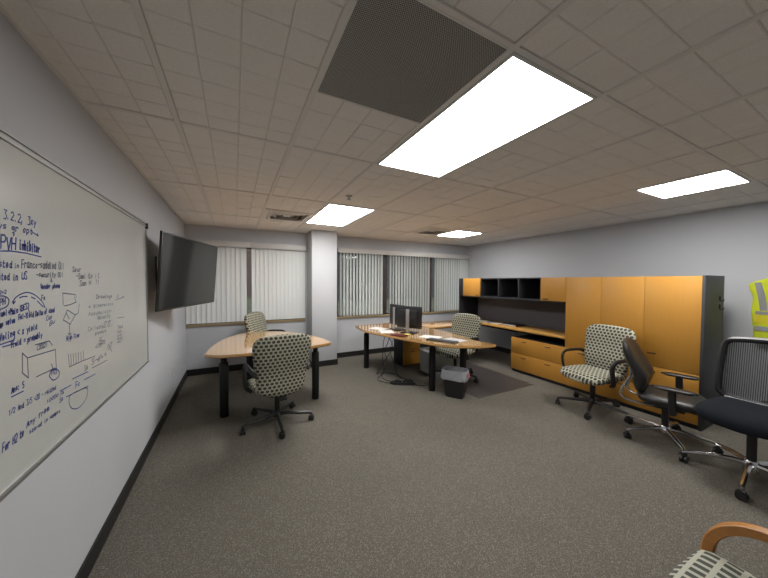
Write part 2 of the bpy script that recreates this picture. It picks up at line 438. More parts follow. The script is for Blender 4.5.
def blind(x0, x1, v0, v1, ang, lab, half=False, cord=None):
    t = thing('vertical_blind', lab, 'blind', ((x0+x1)/2, D-.06, SILL+.02), 0, 'vertical blinds on the windows')
    ox, oy, oz = -(x0+x1)/2, .06-D, -SILL-.02
    q = B(); q.box(x0+.001+ox, x1-.001+ox, D-.125+oy, D-.118+oy, 2.075+oz, 2.17+oz, bev=.002); q.box(x0+.001+ox, x1-.001+ox, D-.118+oy, D-.002+oy, 2.16+oz, 2.17+oz)
    q.build('valance', 'valance', t)
    bx('headrail', 'white', t, x0+.01+ox, x1-.01+ox, D-.085+oy, D-.045+oy, 2.105+oz, 2.14+oz)
    q = B(); n = int(round((v1-v0)/.076))
    for k in range(n+1):
        x = v0+.038+(v1-v0-.076)*k/n
        a = math.radians(ang+random.uniform(-5, 5)); dx, dy = math.cos(a), math.sin(a)
        rs = []
        for z in (SILL+.035, 2.095):
            ring = []
            for u in (-1, -.5, 0, .5, 1):
                bow = .006*(1-u*u)
                ring.append(V3(x+ox+dx*.0445*u-dy*bow, D-.065+oy+dy*.0445*u+dx*bow, z+oz))
            rs.append(ring)
        vs = [[q.bm.verts.new(p) for p in r] for r in rs]
        for i in range(4): q.bm.faces.new((vs[0][i], vs[0][i+1], vs[1][i+1], vs[1][i]))
        q.box(x+ox-.008, x+ox+.008, D-.067+oy, D-.063+oy, 2.09+oz, 2.106+oz)
    q.build('slats', 'blind', t, fix=False)
    if cord is not None:
        q = B(); q.tube(spline([(cord+ox, D-.105+oy, 2.08+oz), (cord+ox, D-.107+oy, 1.5+oz), (cord+.004+ox, D-.107+oy, 1.0+oz)], 4), .003, 6); q.build('pull_cord', 'white', t)
blind(.005, .93, .02, .865, 10, 'closed white vertical blind at the left corner behind the television')
blind(.93, XC0-.03, .955, 1.845, 10, 'closed white vertical blind between exposed window strip and the column', cord=1.86)
blind(2.46, 3.515, 2.50, 3.47, 95, 'half-open white vertical blind next to the right side of the column')
blind(3.515, 4.70, 3.61, 4.68, 84, 'half-open white vertical blind behind the computer monitors, between two dark mullions')
blind(4.70, W-.004, 4.80, 5.84, 79, 'half-open white vertical blind in the right corner behind the black end panel')
# outside
struct(bx('ground_outside', 'grass', None, -40, 50, D+.3, 80, -.5, -.4))
t = thing('brick_building', 'reddish brick building outside, seen through the gap between left blinds', 'building', (-2, 40, -.4))
bx('wall', 'brick', t, -14, 14, 0, 8, 0, 7); bx('roof', 'charcoal', t, -14.4, 14.4, -.4, 8.4, 7, 7.3)
t2 = thing('added_backdrop_building', 'grey building added outside to block bright sky in the right slat gaps', 'building', (34, 29, -.4))  # added backdrop: covers sky and horizon so gaps between right slats stay grey
bx('wall', 'backdrop', t2, -24, 24, 0, 8, 0, 9); bx('roof', 'charcoal', t2, -24.3, 24.3, -.3, 8.3, 9, 9.3)
for k in range(6): bx('window', 'screen', t, -10+4*k-.8, -10+4*k+.8, -.02, .06, 2.2, 4.2)

# ------------------------------------------------------------------ whiteboard with handwriting (left wall)
Y0, Y1, Z0, Z1 = .71, 3.148, .812, 2.004
t = thing('whiteboard', 'long whiteboard with blue handwriting on the left wall', 'whiteboard', (0.001, (Y0+Y1)/2, Z0))
oy, oz = (Y0+Y1)/2, Z0
bx('panel', 'board', t, .004, .016, Y0-oy+.012, Y1-oy-.012, .012, Z1-oz-.012)
f = B()
f.box(0, .024, Y0-oy, Y1-oy, 0, .016, bev=.002); f.box(0, .020, Y0-oy, Y0-oy+.014, .0165, Z1-oz-.03); f.box(0, .020, Y1-oy-.014, Y1-oy, .0165, Z1-oz-.03)
f.build('frame', 'alu', t)
q = B(); q.box(0, .024, Y0-oy, Y1-oy, Z1-oz-.030, Z1-oz-.022); q.box(0, .018, Y0-oy, Y1-oy, Z1-oz-.022, Z1-oz-.008); q.box(0, .026, Y0-oy, Y1-oy, Z1-oz-.008, Z1-oz)
q.build('map_rail', 'alu', t)
bx('end_clip', 'black', t, 0, .032, Y1-oy-.025, Y1-oy+.004, Z1-oz-.045, Z1-oz+.003, bev=.003)
NOTES = [('XXX 3.2.2, 3xy', 1.342, 1.713, 1.592, 1.722, 0.027, 'b'),
 ('Buys gr opt', 1.349, 1.681, 1.572, 1.685, 0.022, 'b'),
 ('PVH', 1.397, 1.615, 1.474, 1.619, 0.042, 'b'),
 ('inhibitor', 1.49, 1.624, 1.613, 1.621, 0.032, 'b'),
 ('Tested', 1.356, 1.552, 1.452, 1.556, 0.025, 'b'),
 ('in', 1.462, 1.556, 1.487, 1.558, 0.017, 'b'),
 ('Franco-saddled Oil', 1.498, 1.558, 1.789, 1.565, 0.028, 'k'),
 ('Tested in', 1.355, 1.515, 1.48, 1.515, 0.022, 'b'),
 ('US', 1.497, 1.519, 1.53, 1.519, 0.025, 'b'),
 ('-security Oil', 1.584, 1.527, 1.779, 1.53, 0.019, 'k'),
 ('&', 1.677, 1.508, 1.695, 1.508, 0.016, 'k'),
 ('Vendor phone', 1.607, 1.481, 1.752, 1.482, 0.019, 'b'),
 ('2+2', 1.387, 1.469, 1.419, 1.471, 0.011, 'b'),
 ('PH', 1.386, 1.432, 1.413, 1.436, 0.022, 'b'),
 ('Fe', 1.612, 1.438, 1.639, 1.436, 0.019, 'k'),
 ('Fuel+Main', 1.38, 1.397, 1.476, 1.401, 0.019, 'b'),
 ('(BES)', 1.481, 1.404, 1.537, 1.413, 0.021, 'b'),
 ('up solve', 1.383, 1.362, 1.459, 1.37, 0.019, 'b'),
 ('Fe1-Yield Delta of steel', 1.475, 1.376, 1.708, 1.382, 0.019, 'b'),
 ('Cup', 1.642, 1.352, 1.685, 1.359, 0.018, 'b'),
 ('Bu', 1.662, 1.329, 1.707, 1.34, 0.018, 'b'),
 ('PVeling', 1.368, 1.319, 1.457, 1.323, 0.022, 'b'),
 ('< x yield', 1.467, 1.322, 1.582, 1.329, 0.021, 'b'),
 ('Yield = probably', 1.431, 1.287, 1.612, 1.293, 0.02, 'b'),
 ('(2002)', 1.572, 1.247, 1.645, 1.251, 0.017, 'k'),
 ('PVS', 1.667, 1.123, 1.712, 1.123, 0.018, 'b'),
 ('Ans: 5', 1.429, 1.132, 1.497, 1.134, 0.02, 'b'),
 ('1/2 And 3/5 <20 - related', 1.412, 1.065, 1.702, 1.058, 0.018, 'b'),
 ('For H2 to', 1.38, 0.957, 1.49, 0.96, 0.029, 'b'),
 ('Any from', 1.502, 0.983, 1.647, 0.991, 0.02, 'b'),
 ('stored in sample', 1.518, 0.952, 1.729, 0.949, 0.016, 'b'),
 ('High Flow', 1.791, 1.244, 1.913, 1.241, 0.02, 'b'),
 ('Sour', 1.859, 1.556, 1.948, 1.556, 0.023, 'k'),
 ('-Saml (Loj) S', 1.896, 1.522, 2.159, 1.529, 0.024, 'k'),
 ('Sam H  11', 1.924, 1.488, 2.158, 1.496, 0.024, 'k'),
 ('Drawings', 2.115, 1.417, 2.346, 1.408, 0.02, 'k'),
 ('w dimensions', 2.016, 1.373, 2.36, 1.363, 0.018, 'k'),
 ('Accumulator', 2.014, 1.332, 2.341, 1.322, 0.018, 'k'),
 ('Velocity', 2.122, 1.299, 2.308, 1.295, 0.02, 'k'),
 ('no', 2.216, 1.264, 2.322, 1.262, 0.019, 'k'),
 ('Collected Oil', 2.01, 1.255, 2.337, 1.236, 0.018, 'k'),
 ('pressure', 2.092, 1.221, 2.242, 1.214, 0.018, 'k'),
 ('%', 2.142, 1.179, 2.183, 1.177, 0.019, 'k'),
 ('225', 2.141, 1.157, 2.225, 1.152, 0.019, 'k'),
 ('450', 2.089, 1.146, 2.181, 1.144, 0.018, 'k'),
 ('2 x', 2.413, 1.407, 2.563, 1.4, 0.016, 'k'),
 ('Yes', 2.42, 1.205, 2.532, 1.195, 0.022, 'k'),
 ('No', 2.419, 1.173, 2.511, 1.165, 0.022, 'k'),
 ('SS', 2.417, 1.145, 2.509, 1.135, 0.02, 'k'),
 ('201', 2.416, 1.116, 2.527, 1.105, 0.02, 'k'),
 ('Se', 1.957, 1.063, 2.001, 1.061, 0.025, 'k'),
 ('5-6+9', 2.037, 1.073, 2.235, 1.068, 0.023, 'k'),
 ('1/7', 2.251, 1.094, 2.331, 1.114, 0.029, 'k'),
 ('10000', 1.628, 1.024, 1.716, 1.023, 0.012, 'b'),
 ('Fe', 1.732, 1.018, 1.764, 1.019, 0.017, 'b'),
 ('Se', 1.722, 0.991, 1.755, 0.992, 0.017, 'b'),
 ('Fc', 1.863, 1.009, 1.912, 1.007, 0.023, 'b'),
 ('E', 2.451, 1.789, 2.506, 1.797, 0.032, 'g'),
 ('+a', 2.713, 1.817, 2.858, 1.835, 0.036, 'g')]
SKETCH = [([(1.371, 1.606), (1.444, 1.613), (1.522, 1.613), (1.619, 1.606)], 'b'),
 ([(1.365, 1.446), (1.378, 1.461), (1.405, 1.463), (1.428, 1.452), (1.427, 1.435), (1.408, 1.424), (1.377, 1.423), (1.365, 1.446)], 'b'),
 ([(1.452, 1.437), (1.457, 1.45), (1.489, 1.465), (1.534, 1.47), (1.581, 1.455), (1.618, 1.43), (1.637, 1.405)], 'b'),
 ([(1.483, 1.453), (1.505, 1.457), (1.527, 1.456)], 'b'),
 ([(1.55, 1.453), (1.574, 1.444)], 'b'),
 ([(1.586, 1.436), (1.624, 1.41)], 'b'),
 ([(1.447, 1.444), (1.452, 1.434), (1.462, 1.443)], 'b'),
 ([(1.461, 1.298), (1.394, 1.298)], 'b'),
 ([(1.368, 1.307), (1.452, 1.311)], 'b'),
 ([(1.491, 1.257), (1.518, 1.233), (1.702, 1.225), (1.706, 1.146), (1.676, 1.15)], 'k'),
 ([(1.518, 1.233), (1.521, 1.159), (1.488, 1.187), (1.491, 1.257)], 'k'),
 ([(1.568, 1.149), (1.683, 1.148), (1.67, 1.172)], 'k'),
 ([(1.567, 1.271), (1.659, 1.269), (1.68, 1.248)], 'k'),
 ([(1.653, 1.127), (1.668, 1.144), (1.705, 1.14), (1.728, 1.123), (1.719, 1.104), (1.681, 1.102), (1.653, 1.127)], 'b'),
 ([(1.429, 1.122), (1.491, 1.121)], 'b'),
 ([(1.542, 1.387), (1.531, 1.41)], 'k'),
 ([(1.773, 1.407), (1.771, 1.459), (1.883, 1.448), (1.892, 1.436)], 'k'),
 ([(1.781, 1.402), (1.834, 1.404), (1.891, 1.412), (1.873, 1.437)], 'k'),
 ([(1.806, 1.382), (1.878, 1.352), (1.83, 1.315), (1.77, 1.341), (1.806, 1.382)], 'k'),
 ([(1.797, 1.369), (1.822, 1.339)], 'k'),
 ([(1.878, 1.352), (1.908, 1.358), (1.92, 1.401)], 'k'),
 ([(1.821, 1.317), (1.823, 1.27)], 'k'),
 ([(1.81, 1.277), (1.823, 1.266), (1.837, 1.273)], 'k'),
 ([(1.812, 1.122), (1.938, 1.118), (2.087, 1.108)], 'k'),
 ([(1.806, 1.183), (1.813, 1.126)], 'k'),
 ([(1.828, 1.178), (1.831, 1.126)], 'k'),
 ([(1.851, 1.175), (1.854, 1.125)], 'k'),
 ([(1.875, 1.172), (1.878, 1.124)], 'k'),
 ([(1.9, 1.171), (1.902, 1.122)], 'k'),
 ([(1.925, 1.166), (1.928, 1.121)], 'k'),
 ([(1.951, 1.165), (1.954, 1.119)], 'k'),
 ([(2.048, 1.054), (2.249, 1.047)], 'k'),
 ([(1.837, 1.059), (2.0, 1.048)], 'b'),
 ([(1.732, 1.039), (1.826, 1.035)], 'b'),
 ([(1.78, 0.996), (1.997, 0.975)], 'b'),
 ([(1.955, 1.019), (2.082, 1.012)], 'b'),
 ([(1.806, 0.986), (1.805, 0.955), (1.831, 0.924), (1.887, 0.904), (1.95, 0.91), (1.984, 0.933), (1.985, 0.968), (1.911, 0.983), (1.834, 0.991), (1.806, 0.986)], 'b'),
 ([(2.179, 1.098), (2.111, 1.081)], 'k'),
 ([(2.269, 1.138), (2.329, 1.077)], 'k'),
 ([(2.397, 1.757), (2.4, 1.827), (2.672, 1.868)], 'g'),
 ([(2.774, 1.654), (2.804, 1.769)], 'g'),
 ([(2.775, 1.669), (3.07, 1.675), (3.076, 1.772)], 'g'),
 ([(2.864, 1.936), (2.807, 1.821)], 'g'),
 ([(2.395, 1.392), (2.563, 1.403)], 'k'),
 ([(2.377, 1.375), (2.374, 1.319)], 'g'),
 ([(2.427, 1.326), (2.559, 1.328)], 'g'),
 ([(2.425, 1.301), (2.557, 1.294)], 'g'),
 ([(2.424, 1.275), (2.556, 1.267)], 'k'),
 ([(1.566, 1.695), (1.603, 1.685), (1.597, 1.694)], 'b'),
 ([(1.461, 1.666), (1.466, 1.673)], 'b')]
GLYPH = {
'A': '00-26-40 13-33', 'B': '00-06-36-45-43-33-03 33-42-41-30-00', 'C': '45-36-16-05-01-10-30-41', 'D': '00-06-26-44-42-20-00', 'E': '46-06-00-40 03-33', 'F': '00-06-46 03-33',
'G': '45-36-16-05-01-10-30-42-22', 'H': '00-06 40-46 03-43', 'I': '20-26', 'L': '06-00-40', 'M': '00-06-23-46-40', 'N': '00-06-40-46', 'O': '16-05-01-10-30-41-45-36-16', 'P': '00-06-36-45-44-33-03',
'S': '45-36-16-05-14-32-41-30-10-01', 'T': '06-46 26-20', 'U': '06-01-10-30-41-46', 'V': '06-20-46', 'X': '00-46 06-40', 'Y': '06-23-46 23-20', 'W': '06-10-24-30-46',
'a': '34-14-03-01-10-31-34-30-40', 'b': '06-00-20-32-24-03', 'c': '33-14-03-01-10-31', 'd': '33-14-02-10-31-36-30-40', 'e': '02-32-24-14-02-10-31', 'f': '35-26-15-10 04-24', 'g': '33-14-02-11-32-34-3.-1.', 'h': '06-00-03-24-33-30', 'i': '14-10-20 16-15',
'k': '06-00 34-02-30', 'l': '16-11-20', 'm': '00-04 03-14-20 13-34-40', 'n': '00-04-03-24-33-30', 'o': '14-02-10-21-33-24-14', 'p': '04-0. 03-24-32-20-01', 'q': '34-3. 33-14-02-10-31', 'r': '00-04-03-24-33', 's': '34-14-03-32-21-01', 't': '16-11-20-31 04-34', 'u': '04-01-10-31-34-30', 'v': '04-20-44',
'w': '04-10-23-30-44', 'x': '00-34 04-30', 'y': '04-21 44-1.', 'z': '04-34-00-30', '0': '16-04-02-10-30-42-44-36-16', '1': '15-26-20', '2': '05-16-36-44-00-40', '3': '06-46-24-42-30-00', '4': '36-02-42 36-30', '5': '46-06-04-33-41-20-00', '6': '36-03-10-31-33-03', '7': '06-46-10', '8': '23-05-26-45-23-01-20-41-23', '9': '43-14-26-45-40',
'-': '03-43', '+': '03-43 21-25', '=': '02-42 04-44', '<': '45-03-41', '/': '00-46', '(': '36-14-12-30', ')': '16-34-32-10', ':': '13-14 10-11', '.': '10-11', ',': '11-0.', '&': '40-05-26-24-01-20-43', '%': '00-46 05-15 31-41'}
INK = {'b': B(), 'k': B(), 'g': B()}
XS = .0166
def stroke(pts, w, c):
    bm = INK[c].bm
    for a, b_ in zip(pts, pts[1:]):
        d = Vector((b_[0]-a[0], b_[1]-a[1]))
        if d.length < 1e-5: continue
        d.normalize(); n = Vector((-d.y, d.x))*w/2; e = d*w*.25
        q = [(a[0]-e.x+n.x, a[1]-e.y+n.y), (a[0]-e.x-n.x, a[1]-e.y-n.y), (b_[0]+e.x-n.x, b_[1]+e.y-n.y), (b_[0]+e.x+n.x, b_[1]+e.y+n.y)]
        bm.faces.new([bm.verts.new((XS, p[0]-oy, p[1]-oz)) for p in q])
for s_, ya, za, yb_, zb, h, c in NOTES:
    n = len(s_); dy, dz = (yb_-ya)/n, (zb-za)/n
    for k, ch in enumerate(s_):
        jy, jz = random.uniform(-.06, .06), random.uniform(-.06, .06)*h; sc = random.uniform(.9, 1.12)
        for pl in GLYPH.get(ch, '').split():
            pts = []
            for d in pl.split('-'):
                u = int(d[0])/4; v = -.33 if d[1] == '.' else int(d[1])/6
                pts.append((ya+dy*(k+.08+jy+.78*u+.16*v), za+dz*(k+u)+jz+h*v*sc))
            stroke(pts, .0062 if h > .03 else .0042 if h > .018 else .003, c)
for pts, c in SKETCH:
    p3 = spline([(p[0], p[1], 0) for p in pts], 5) if len(pts) > 5 and pts[0] != (0, 0) else [Vector((p[0], p[1], 0)) for p in pts]
    stroke([(p.x, p.y) for p in p3], .0045, c)
for c, nm in (('b', 'blue_handwriting'), ('k', 'dark_handwriting'), ('g', 'faint_handwriting')): INK[c].build(nm, 'ink_'+c, t, smooth=False, fix=False)

# ------------------------------------------------------------------ television
def corner_frame(c, ex, up):
    n = up.cross(ex); m = Matrix((ex, n, up)).transposed().to_4x4(); m.translation = c; return m
a_, ti = .300, .073
ex = Vector((math.sin(a_), math.cos(a_), 0)); nn = Vector((math.cos(a_), -math.sin(a_), 0)); up = Vector((0, 0, 1))*math.cos(ti)+nn*math.sin(ti)
t = thing('television', 'black wall-mounted flat television turned out from the left wall', 'television', (.296, 3.707, 1.597))
mm = corner_frame(Vector((0, 0, 0)), ex, up)     # local x along the screen, y into the screen's back... front is -y
w2, h2 = .615, .354
q = B(); e = .011
q.box(-w2, w2, 0, .022, -h2, h2, bev=.004); q.xf(mm).build('cabinet', 'black', t)
q = B(); q.box(-w2+e, w2-e, -.0015, .004, -h2+e+.006, h2-e); q.xf(mm).build('screen', 'screen', t)
q = B(); q.box(-.40, .40, .0225, .055, -.26, .22, bev=.012); q.xf(mm).build('back_housing', 'black', t)
q = B(); q.box(-.12, .12, .0555, .064, -.12, .12); q.xf(mm); q.box(-.294, -.284, -.16, .06, -.16, .16)
p0 = mm @ Vector((0, .06, 0)); q.tube([p0, (-.16, .05, 0), (-.268, -.06, 0)], .018, 8)
q.build('wall_bracket', 'black', t)

# outlets
for n, (y, z, lab) in enumerate(((4.336, .40, 'white wall outlet low on the left wall, the one nearer the whiteboard'), (4.76, .42, 'white wall outlet low on the left wall, the one nearer the window corner'))):
    t = thing('wall_outlet', lab, 'outlet', (.001, y, z), 0, 'outlets on the left wall')
    bx('cover_plate', 'white', t, 0, .006, -.036, .036, -.06, .06, bev=.002)
    q = B(); q.box(.006, .008, -.016, .016, .008, .042, bev=.001); q.box(.006, .008, -.016, .016, -.042, -.008, bev=.001); q.build('sockets', 'paper_g', t)

# ------------------------------------------------------------------ desks
def smooth_poly(pts, n=7): return [(p.x, p.y) for p in spline([(a, b_, 0) for a, b_ in pts], n)][:-1]
def two_edges(front, back):
    return smooth_poly(front)+smooth_poly(back)
def desk(lab, front, rear, legs, ctr):
    t = thing('desk', lab, 'desk', (ctr[0], ctr[1], 0), 0, None)
    poly = [(x-ctr[0], y-ctr[1]) for x, y in two_edges(front, rear)]
    tp = B().prism(poly, .703, .732, bev=.004).build('tabletop', 'desk', t)
    cx = sum(p[0] for p in poly)/len(poly); cy = sum(p[1] for p in poly)/len(poly)
    B().prism([(cx+(p[0]-cx)*.992, cy+(p[1]-cy)*.992) for p in poly], .694, .7025).build('edge_band', 'deskedge', t)
    for x, y in legs:
        g = B(); g.lathe([(.044, .0), (.046, .012), (.046, .60), (.043, .606)], (x-ctr[0], y-ctr[1], 0), 20)
        lg = g.build('leg', 'blackmetal', t)
        g = B(); g.lathe([(.031, .6065), (.031, .668), (.075, .672), (.075, .693)], (x-ctr[0], y-ctr[1], 0), 20); g.build('leg_column', 'blackmetal', lg)
    return t
desk('curved honey maple three-legged desk near the left wall and television',
     [(.397, 3.60), (.56, 3.478), (.89, 3.445), (1.22, 3.455), (1.524, 3.50), (1.785, 3.60)],
     [(1.785, 3.60), (1.765, 3.85), (1.68, 4.144), (1.45, 4.60), (1.14, 4.86), (.865, 4.858), (.69, 4.68), (.54, 4.385), (.44, 3.98), (.397, 3.60)],
     [(.575, 3.66), (1.61, 3.70), (.88, 4.60)], (1.1, 4.1))
desk('curved honey maple desk carrying computer monitors and papers',
     [(2.60, 4.80), (2.555, 4.25), (2.70, 3.67), (2.85, 3.19), (2.985, 2.87), (3.18, 2.685), (3.39, 2.585), (3.60, 2.555)],
     [(3.60, 2.555), (3.572, 2.76), (3.56, 2.95), (3.60, 3.20), (3.645, 3.45), (3.655, 3.75), (3.63, 4.02), (3.63, 4.4), (3.63, 4.79), (3.1, 4.80), (2.60, 4.80)],
     [(2.74, 4.62), (3.13, 3.24), (3.49, 3.02)], (3.1, 3.8))
# return worktop along the window
t = thing('return_worktop', 'maple worktop bridging the monitor desk and the black end panel', 'worktop', (4.26, 4.3, 0))
bx('top', 'desk', t, 3.662-4.26, 4.885-4.26, 4.01-4.3, 4.64-4.3, .703, .732, bev=.003)
bx('edge_band', 'deskedge', t, 3.667-4.26, 4.88-4.26, 4.015-4.3, 4.635-4.3, .694, .7025)
bx('support_panel', 'charcoal', t, 4.70-4.26, 4.73-4.26, 4.20-4.3, 4.62-4.3, 0, .6935)
# mobile pedestal
t = thing('pedestal', 'mobile drawer pedestal with black sides and amber front under monitor desk', 'cabinet', (3.505, 4.50, 0), .10)
bx('body', 'cubby', t, -.19, .19, -.125, .16, .02, .62, bev=.003)
for z0, z1 in ((.03, .30), (.305, .615)):
    d = bx('drawer', 'amber', t, -.188, .188, -.145, -.1255, z0, z1, bev=.002)
    bx('handle', 'black', d, -.05, .05, -.156, -.1455, z1-.045, z1-.035)
for x in (-.15, .15):
    for y in (-.09, .12): B().cyl((x, y, 0), (x, y, .0195), .02).build('caster', 'black', t)
bx_ = thing('equipment_case', 'pale grey box standing on the carpet under the monitor desk', 'box', (3.535, 3.93, 0), .03)
bx('body', 'case', bx_, -.05, .05, -.12, .12, .012, .36, bev=.01)
for x in (-.03, .03):
    for y in (-.09, .09): B().cyl((x, y, 0), (x, y, .013), .015).build('foot', 'black', bx_)

# ------------------------------------------------------------------ storage wall on the right
XF, XB = 4.90, 5.44
def handle(par, x, y, z, l=.07):
    q = B(); q.tube([(x, y-l/2, z), (x-.022, y-l/2+.006, z), (x-.022, y+l/2-.006, z), (x, y+l/2, z)], .0062, 8); return q.build('handle', 'black', par)
def cabinet_root(name, lab, cat, y0, y1): return thing(name, lab, cat, ((XF+XB)/2, (y0+y1)/2, 0))
def loc_box(t, name, m, x0, x1, y0, y1, z0, z1, bev=.0015, parent=None):
    o = t.location; return bx(name, m, parent or t, x0-o.x, x1-o.x, y0-o.y, y1-o.y, z0-o.z, z1-o.z, bev=bev)
def loc_handle(t, par, y, z, l=.07): o = t.location; return handle(par, XF-o.x, y-o.y, z-o.z, l)
TOP = 1.592
# wardrobe with charcoal end panel
t = cabinet_root('wardrobe', 'narrow tall amber cabinet with dark charcoal side panel, nearest the safety vest', 'cabinet', 1.09, 1.574)
loc_box(t, 'carcass', 'cubby', XF+.021, XB, 1.113, 1.573, .045, TOP-.004); loc_box(t, 'side_panel', 'charcoal', XF, XB+.01, 1.090, 1.1125, .0, TOP+.003, .001)
loc_box(t, 'toe_kick', 'cubby', XF+.03, XB-.02, 1.113, 1.573, .0, .0445)
d = loc_box(t, 'door', 'amber', XF, XF+.02, 1.114, 1.5735, .572, TOP-.003); loc_handle(t, d, 1.50, .72)
d = loc_box(t, 'door', 'amber', XF, XF+.02, 1.114, 1.5735, .05, .567); loc_handle(t, d, 1.50, .51)
for z in (1.33, 1.24):
    q = B(); o = t.location; q.box(5.30-o.x, 5.32-o.x, 1.078-o.y, 1.0895-o.y, z, z+.05, bev=.002); q.tube([(5.31-o.x, 1.082-o.y, z), (5.31-o.x, 1.06-o.y, z-.005), (5.31-o.x, 1.055-o.y, z+.015)], .005, 6); q.build('hook', 'black', t)
# tall double cabinet
t = cabinet_root('tall_cabinet', 'tall two-door amber storage cabinet behind the patterned chair', 'cabinet', 1.576, 2.468)
loc_box(t, 'carcass', 'cubby', XF+.021, XB, 1.576, 2.467, .045, TOP-.004); loc_box(t, 'toe_kick', 'cubby', XF+.03, XB-.02, 1.577, 2.466, 0, .0445)
loc_box(t, 'door', 'amber', XF, XF+.02, 1.5765, 2.0195, .586, TOP-.003)
loc_box(t, 'door', 'amber', XF, XF+.02, 2.0225, 2.4665, .586, TOP-.003)
for z0, z1 in ((.05, .316), (.319, .583)):
    d = loc_box(t, 'drawer', 'amber', XF, XF+.02, 1.5765, 2.4665, z0, z1); loc_handle(t, d, 1.795, z1-.04); loc_handle(t, d, 2.245, z1-.04)
# lateral file
t = cabinet_root('lateral_file', 'low two-drawer amber lateral file under the long worktop', 'cabinet', 2.469, 3.372)
loc_box(t, 'carcass', 'cubby', XF+.021, XB, 2.4695, 3.371, .045, .585); loc_box(t, 'toe_kick', 'cubby', XF+.03, XB-.02, 2.47, 3.37, 0, .0445)
for z0, z1 in ((.05, .316), (.319, .583)):
    d = loc_box(t, 'drawer', 'amber', XF, XF+.02, 2.4695, 3.371, z0, z1); loc_handle(t, d, 2.72, z1-.05); loc_handle(t, d, 3.13, z1-.05)
# worktop
t = cabinet_root('worktop', 'long narrow maple worktop along the storage wall under black open shelves', 'worktop', 2.47, 4.655)
loc_box(t, 'top', 'amber_y', XF-.01, XB-.02, 2.4695, 4.655, .703, .732, .003)
loc_box(t, 'support_rail', 'cubby', XB-.10, XB-.03, 2.4695, 4.654, .586, .7025)
# overhead unit with end panel and tackboard
t = cabinet_root('overhead_cabinet', 'black overhead shelf unit with amber end doors and tall black end panel', 'cabinet', 2.469, 4.69)
loc_box(t, 'end_panel', 'cubby', XF, XB, 4.657, 4.685, 0, TOP)
loc_box(t, 'tackboard', 'tack', XB-.019, XB, 2.4695, 4.656, .733, 1.214)
loc_box(t, 'back_panel', 'cubby', XB-.019, XB, 2.4695, 4.656, 1.2145, TOP-.021)
loc_box(t, 'top_panel', 'cubby', XF+.021, XB, 2.4695, 4.656, TOP-.02, TOP)
loc_box(t, 'bottom_panel', 'cubby', XF+.021, XB-.0195, 2.4695, 4.656, 1.215, 1.249)
for y in (2.85, 3.262, 3.680, 4.098): loc_box(t, 'divider', 'charcoal', XF+.021, XB-.0195, y-.009, y+.009, 1.2495, TOP-.0205)
d = loc_box(t, 'door', 'amber', XF, XF+.02, 2.4700, 2.853, 1.238, TOP-.001); loc_handle(t, d, 2.77, 1.262, .06)
d = loc_box(t, 'door', 'amber', XF, XF+.02, 4.096, 4.560, 1.238, TOP-.001); loc_handle(t, d, 4.17, 1.262, .06)
loc_box(t, 'filler_panel', 'cubby', XF, XF+.02, 4.561, 4.656, 1.238, TOP-.001)
# things on the worktop
for k, (y, r) in enumerate(((4.33, .3), (4.10, -.2), (3.93, .1))):
    o = bx('paper_sheet', ('paper', 'paper_g', 'paper')[k], None, -.105, .105, -.14, .14, 0, .002); o.location = (5.12, y, .7325+.0005); o.rotation_euler = (0, 0, r)
    tag(o, ('white paper sheet at the window end of the long worktop', 'greyish paper sheet, second from the window end on the long worktop', 'white paper sheet on long worktop beside the dark binder')[k], 'paper', 'papers on the long worktop')
t = thing('binder', 'dark flat binder lying on the long worktop beside paper sheets', 'binder', (5.20, 3.56, .7325))
bx('cover', 'black', t, -.13, .13, -.15, .15, 0, .028, bev=.004); bx('page_block', 'paper_g', t, -.1305, -.12, -.14, .14, .005, .023)

# ------------------------------------------------------------------ task chairs (local +y is where the sitter faces)
def caster(par, x, y, a, m='black', r=.028):
    c = thing_part('caster', par)
    q = B(); ca, sa = math.cos(a), math.sin(a)
    for s in (-1, 1):
        o = Vector((x-sa*.015*s, y+ca*.015*s, r)); n = Vector((-sa, ca, 0))*.009
        q.cyl(o-n, o+n, r, seg=14)
    q.cyl((x, y, r), (x, y, .075), .007, seg=8)
    q.tube([(x-ca*.026, y-sa*.026, .03), (x-ca*.018, y-sa*.018, .054), (x, y, .062), (x+ca*.018, y+sa*.018, .054)], .012, 8)
    return q.build('caster', m, par)
def thing_part(*a): return None
def star_base(par, m, r=.30, a0=.3, hub=.11, tip=.078, w=.02):
    q = B(); ang = [a0+2*PI*k/5 for k in range(5)]
    q.lathe([(.03, .075), (.045, .08), (.045, hub+.01), (.034, hub+.03)])
    for a in ang:
        ca, sa = math.cos(a), math.sin(a)
        path = [(ca*d, sa*d, z) for d, z in ((.02, hub), (.10, hub+.002), (.2, hub-.008), (r-.02, tip+.008), (r+.012, tip-.004))]
        q.tube(path, [w*1.1, w, w*.85, w*.75, w*.65], 8, up=(0, 0, 1), flat=1.15)
    q.build('star_base', m, par)
    for a in ang: caster(par, r*math.cos(a), r*math.sin(a), a+1.3)
def rounded(w_top, w_bot, z0, z1, r=.09):
    pts = [(-w_bot/2, z0+r), (-w_bot/2+r*.35, z0+r*.3), (-w_bot/2+r*1.1, z0), (0, z0-.012), (w_bot/2-r*1.1, z0), (w_bot/2-r*.35, z0+r*.3), (w_bot/2, z0+r),
           ((w_bot+w_top)/4+.004, (z0+z1)/2), (w_top/2, z1-r), (w_top/2-r*.3, z1-r*.28), (w_top/2-r, z1), (0, z1+.012), (-w_top/2+r, z1), (-w_top/2+r*.3, z1-r*.28), (-w_top/2, z1-r), (-(w_bot+w_top)/4-.004, (z0+z1)/2)]
    return [(p.x, p.y) for p in spline([(a, b_, 0) for a, b_ in pts], 4, True)]
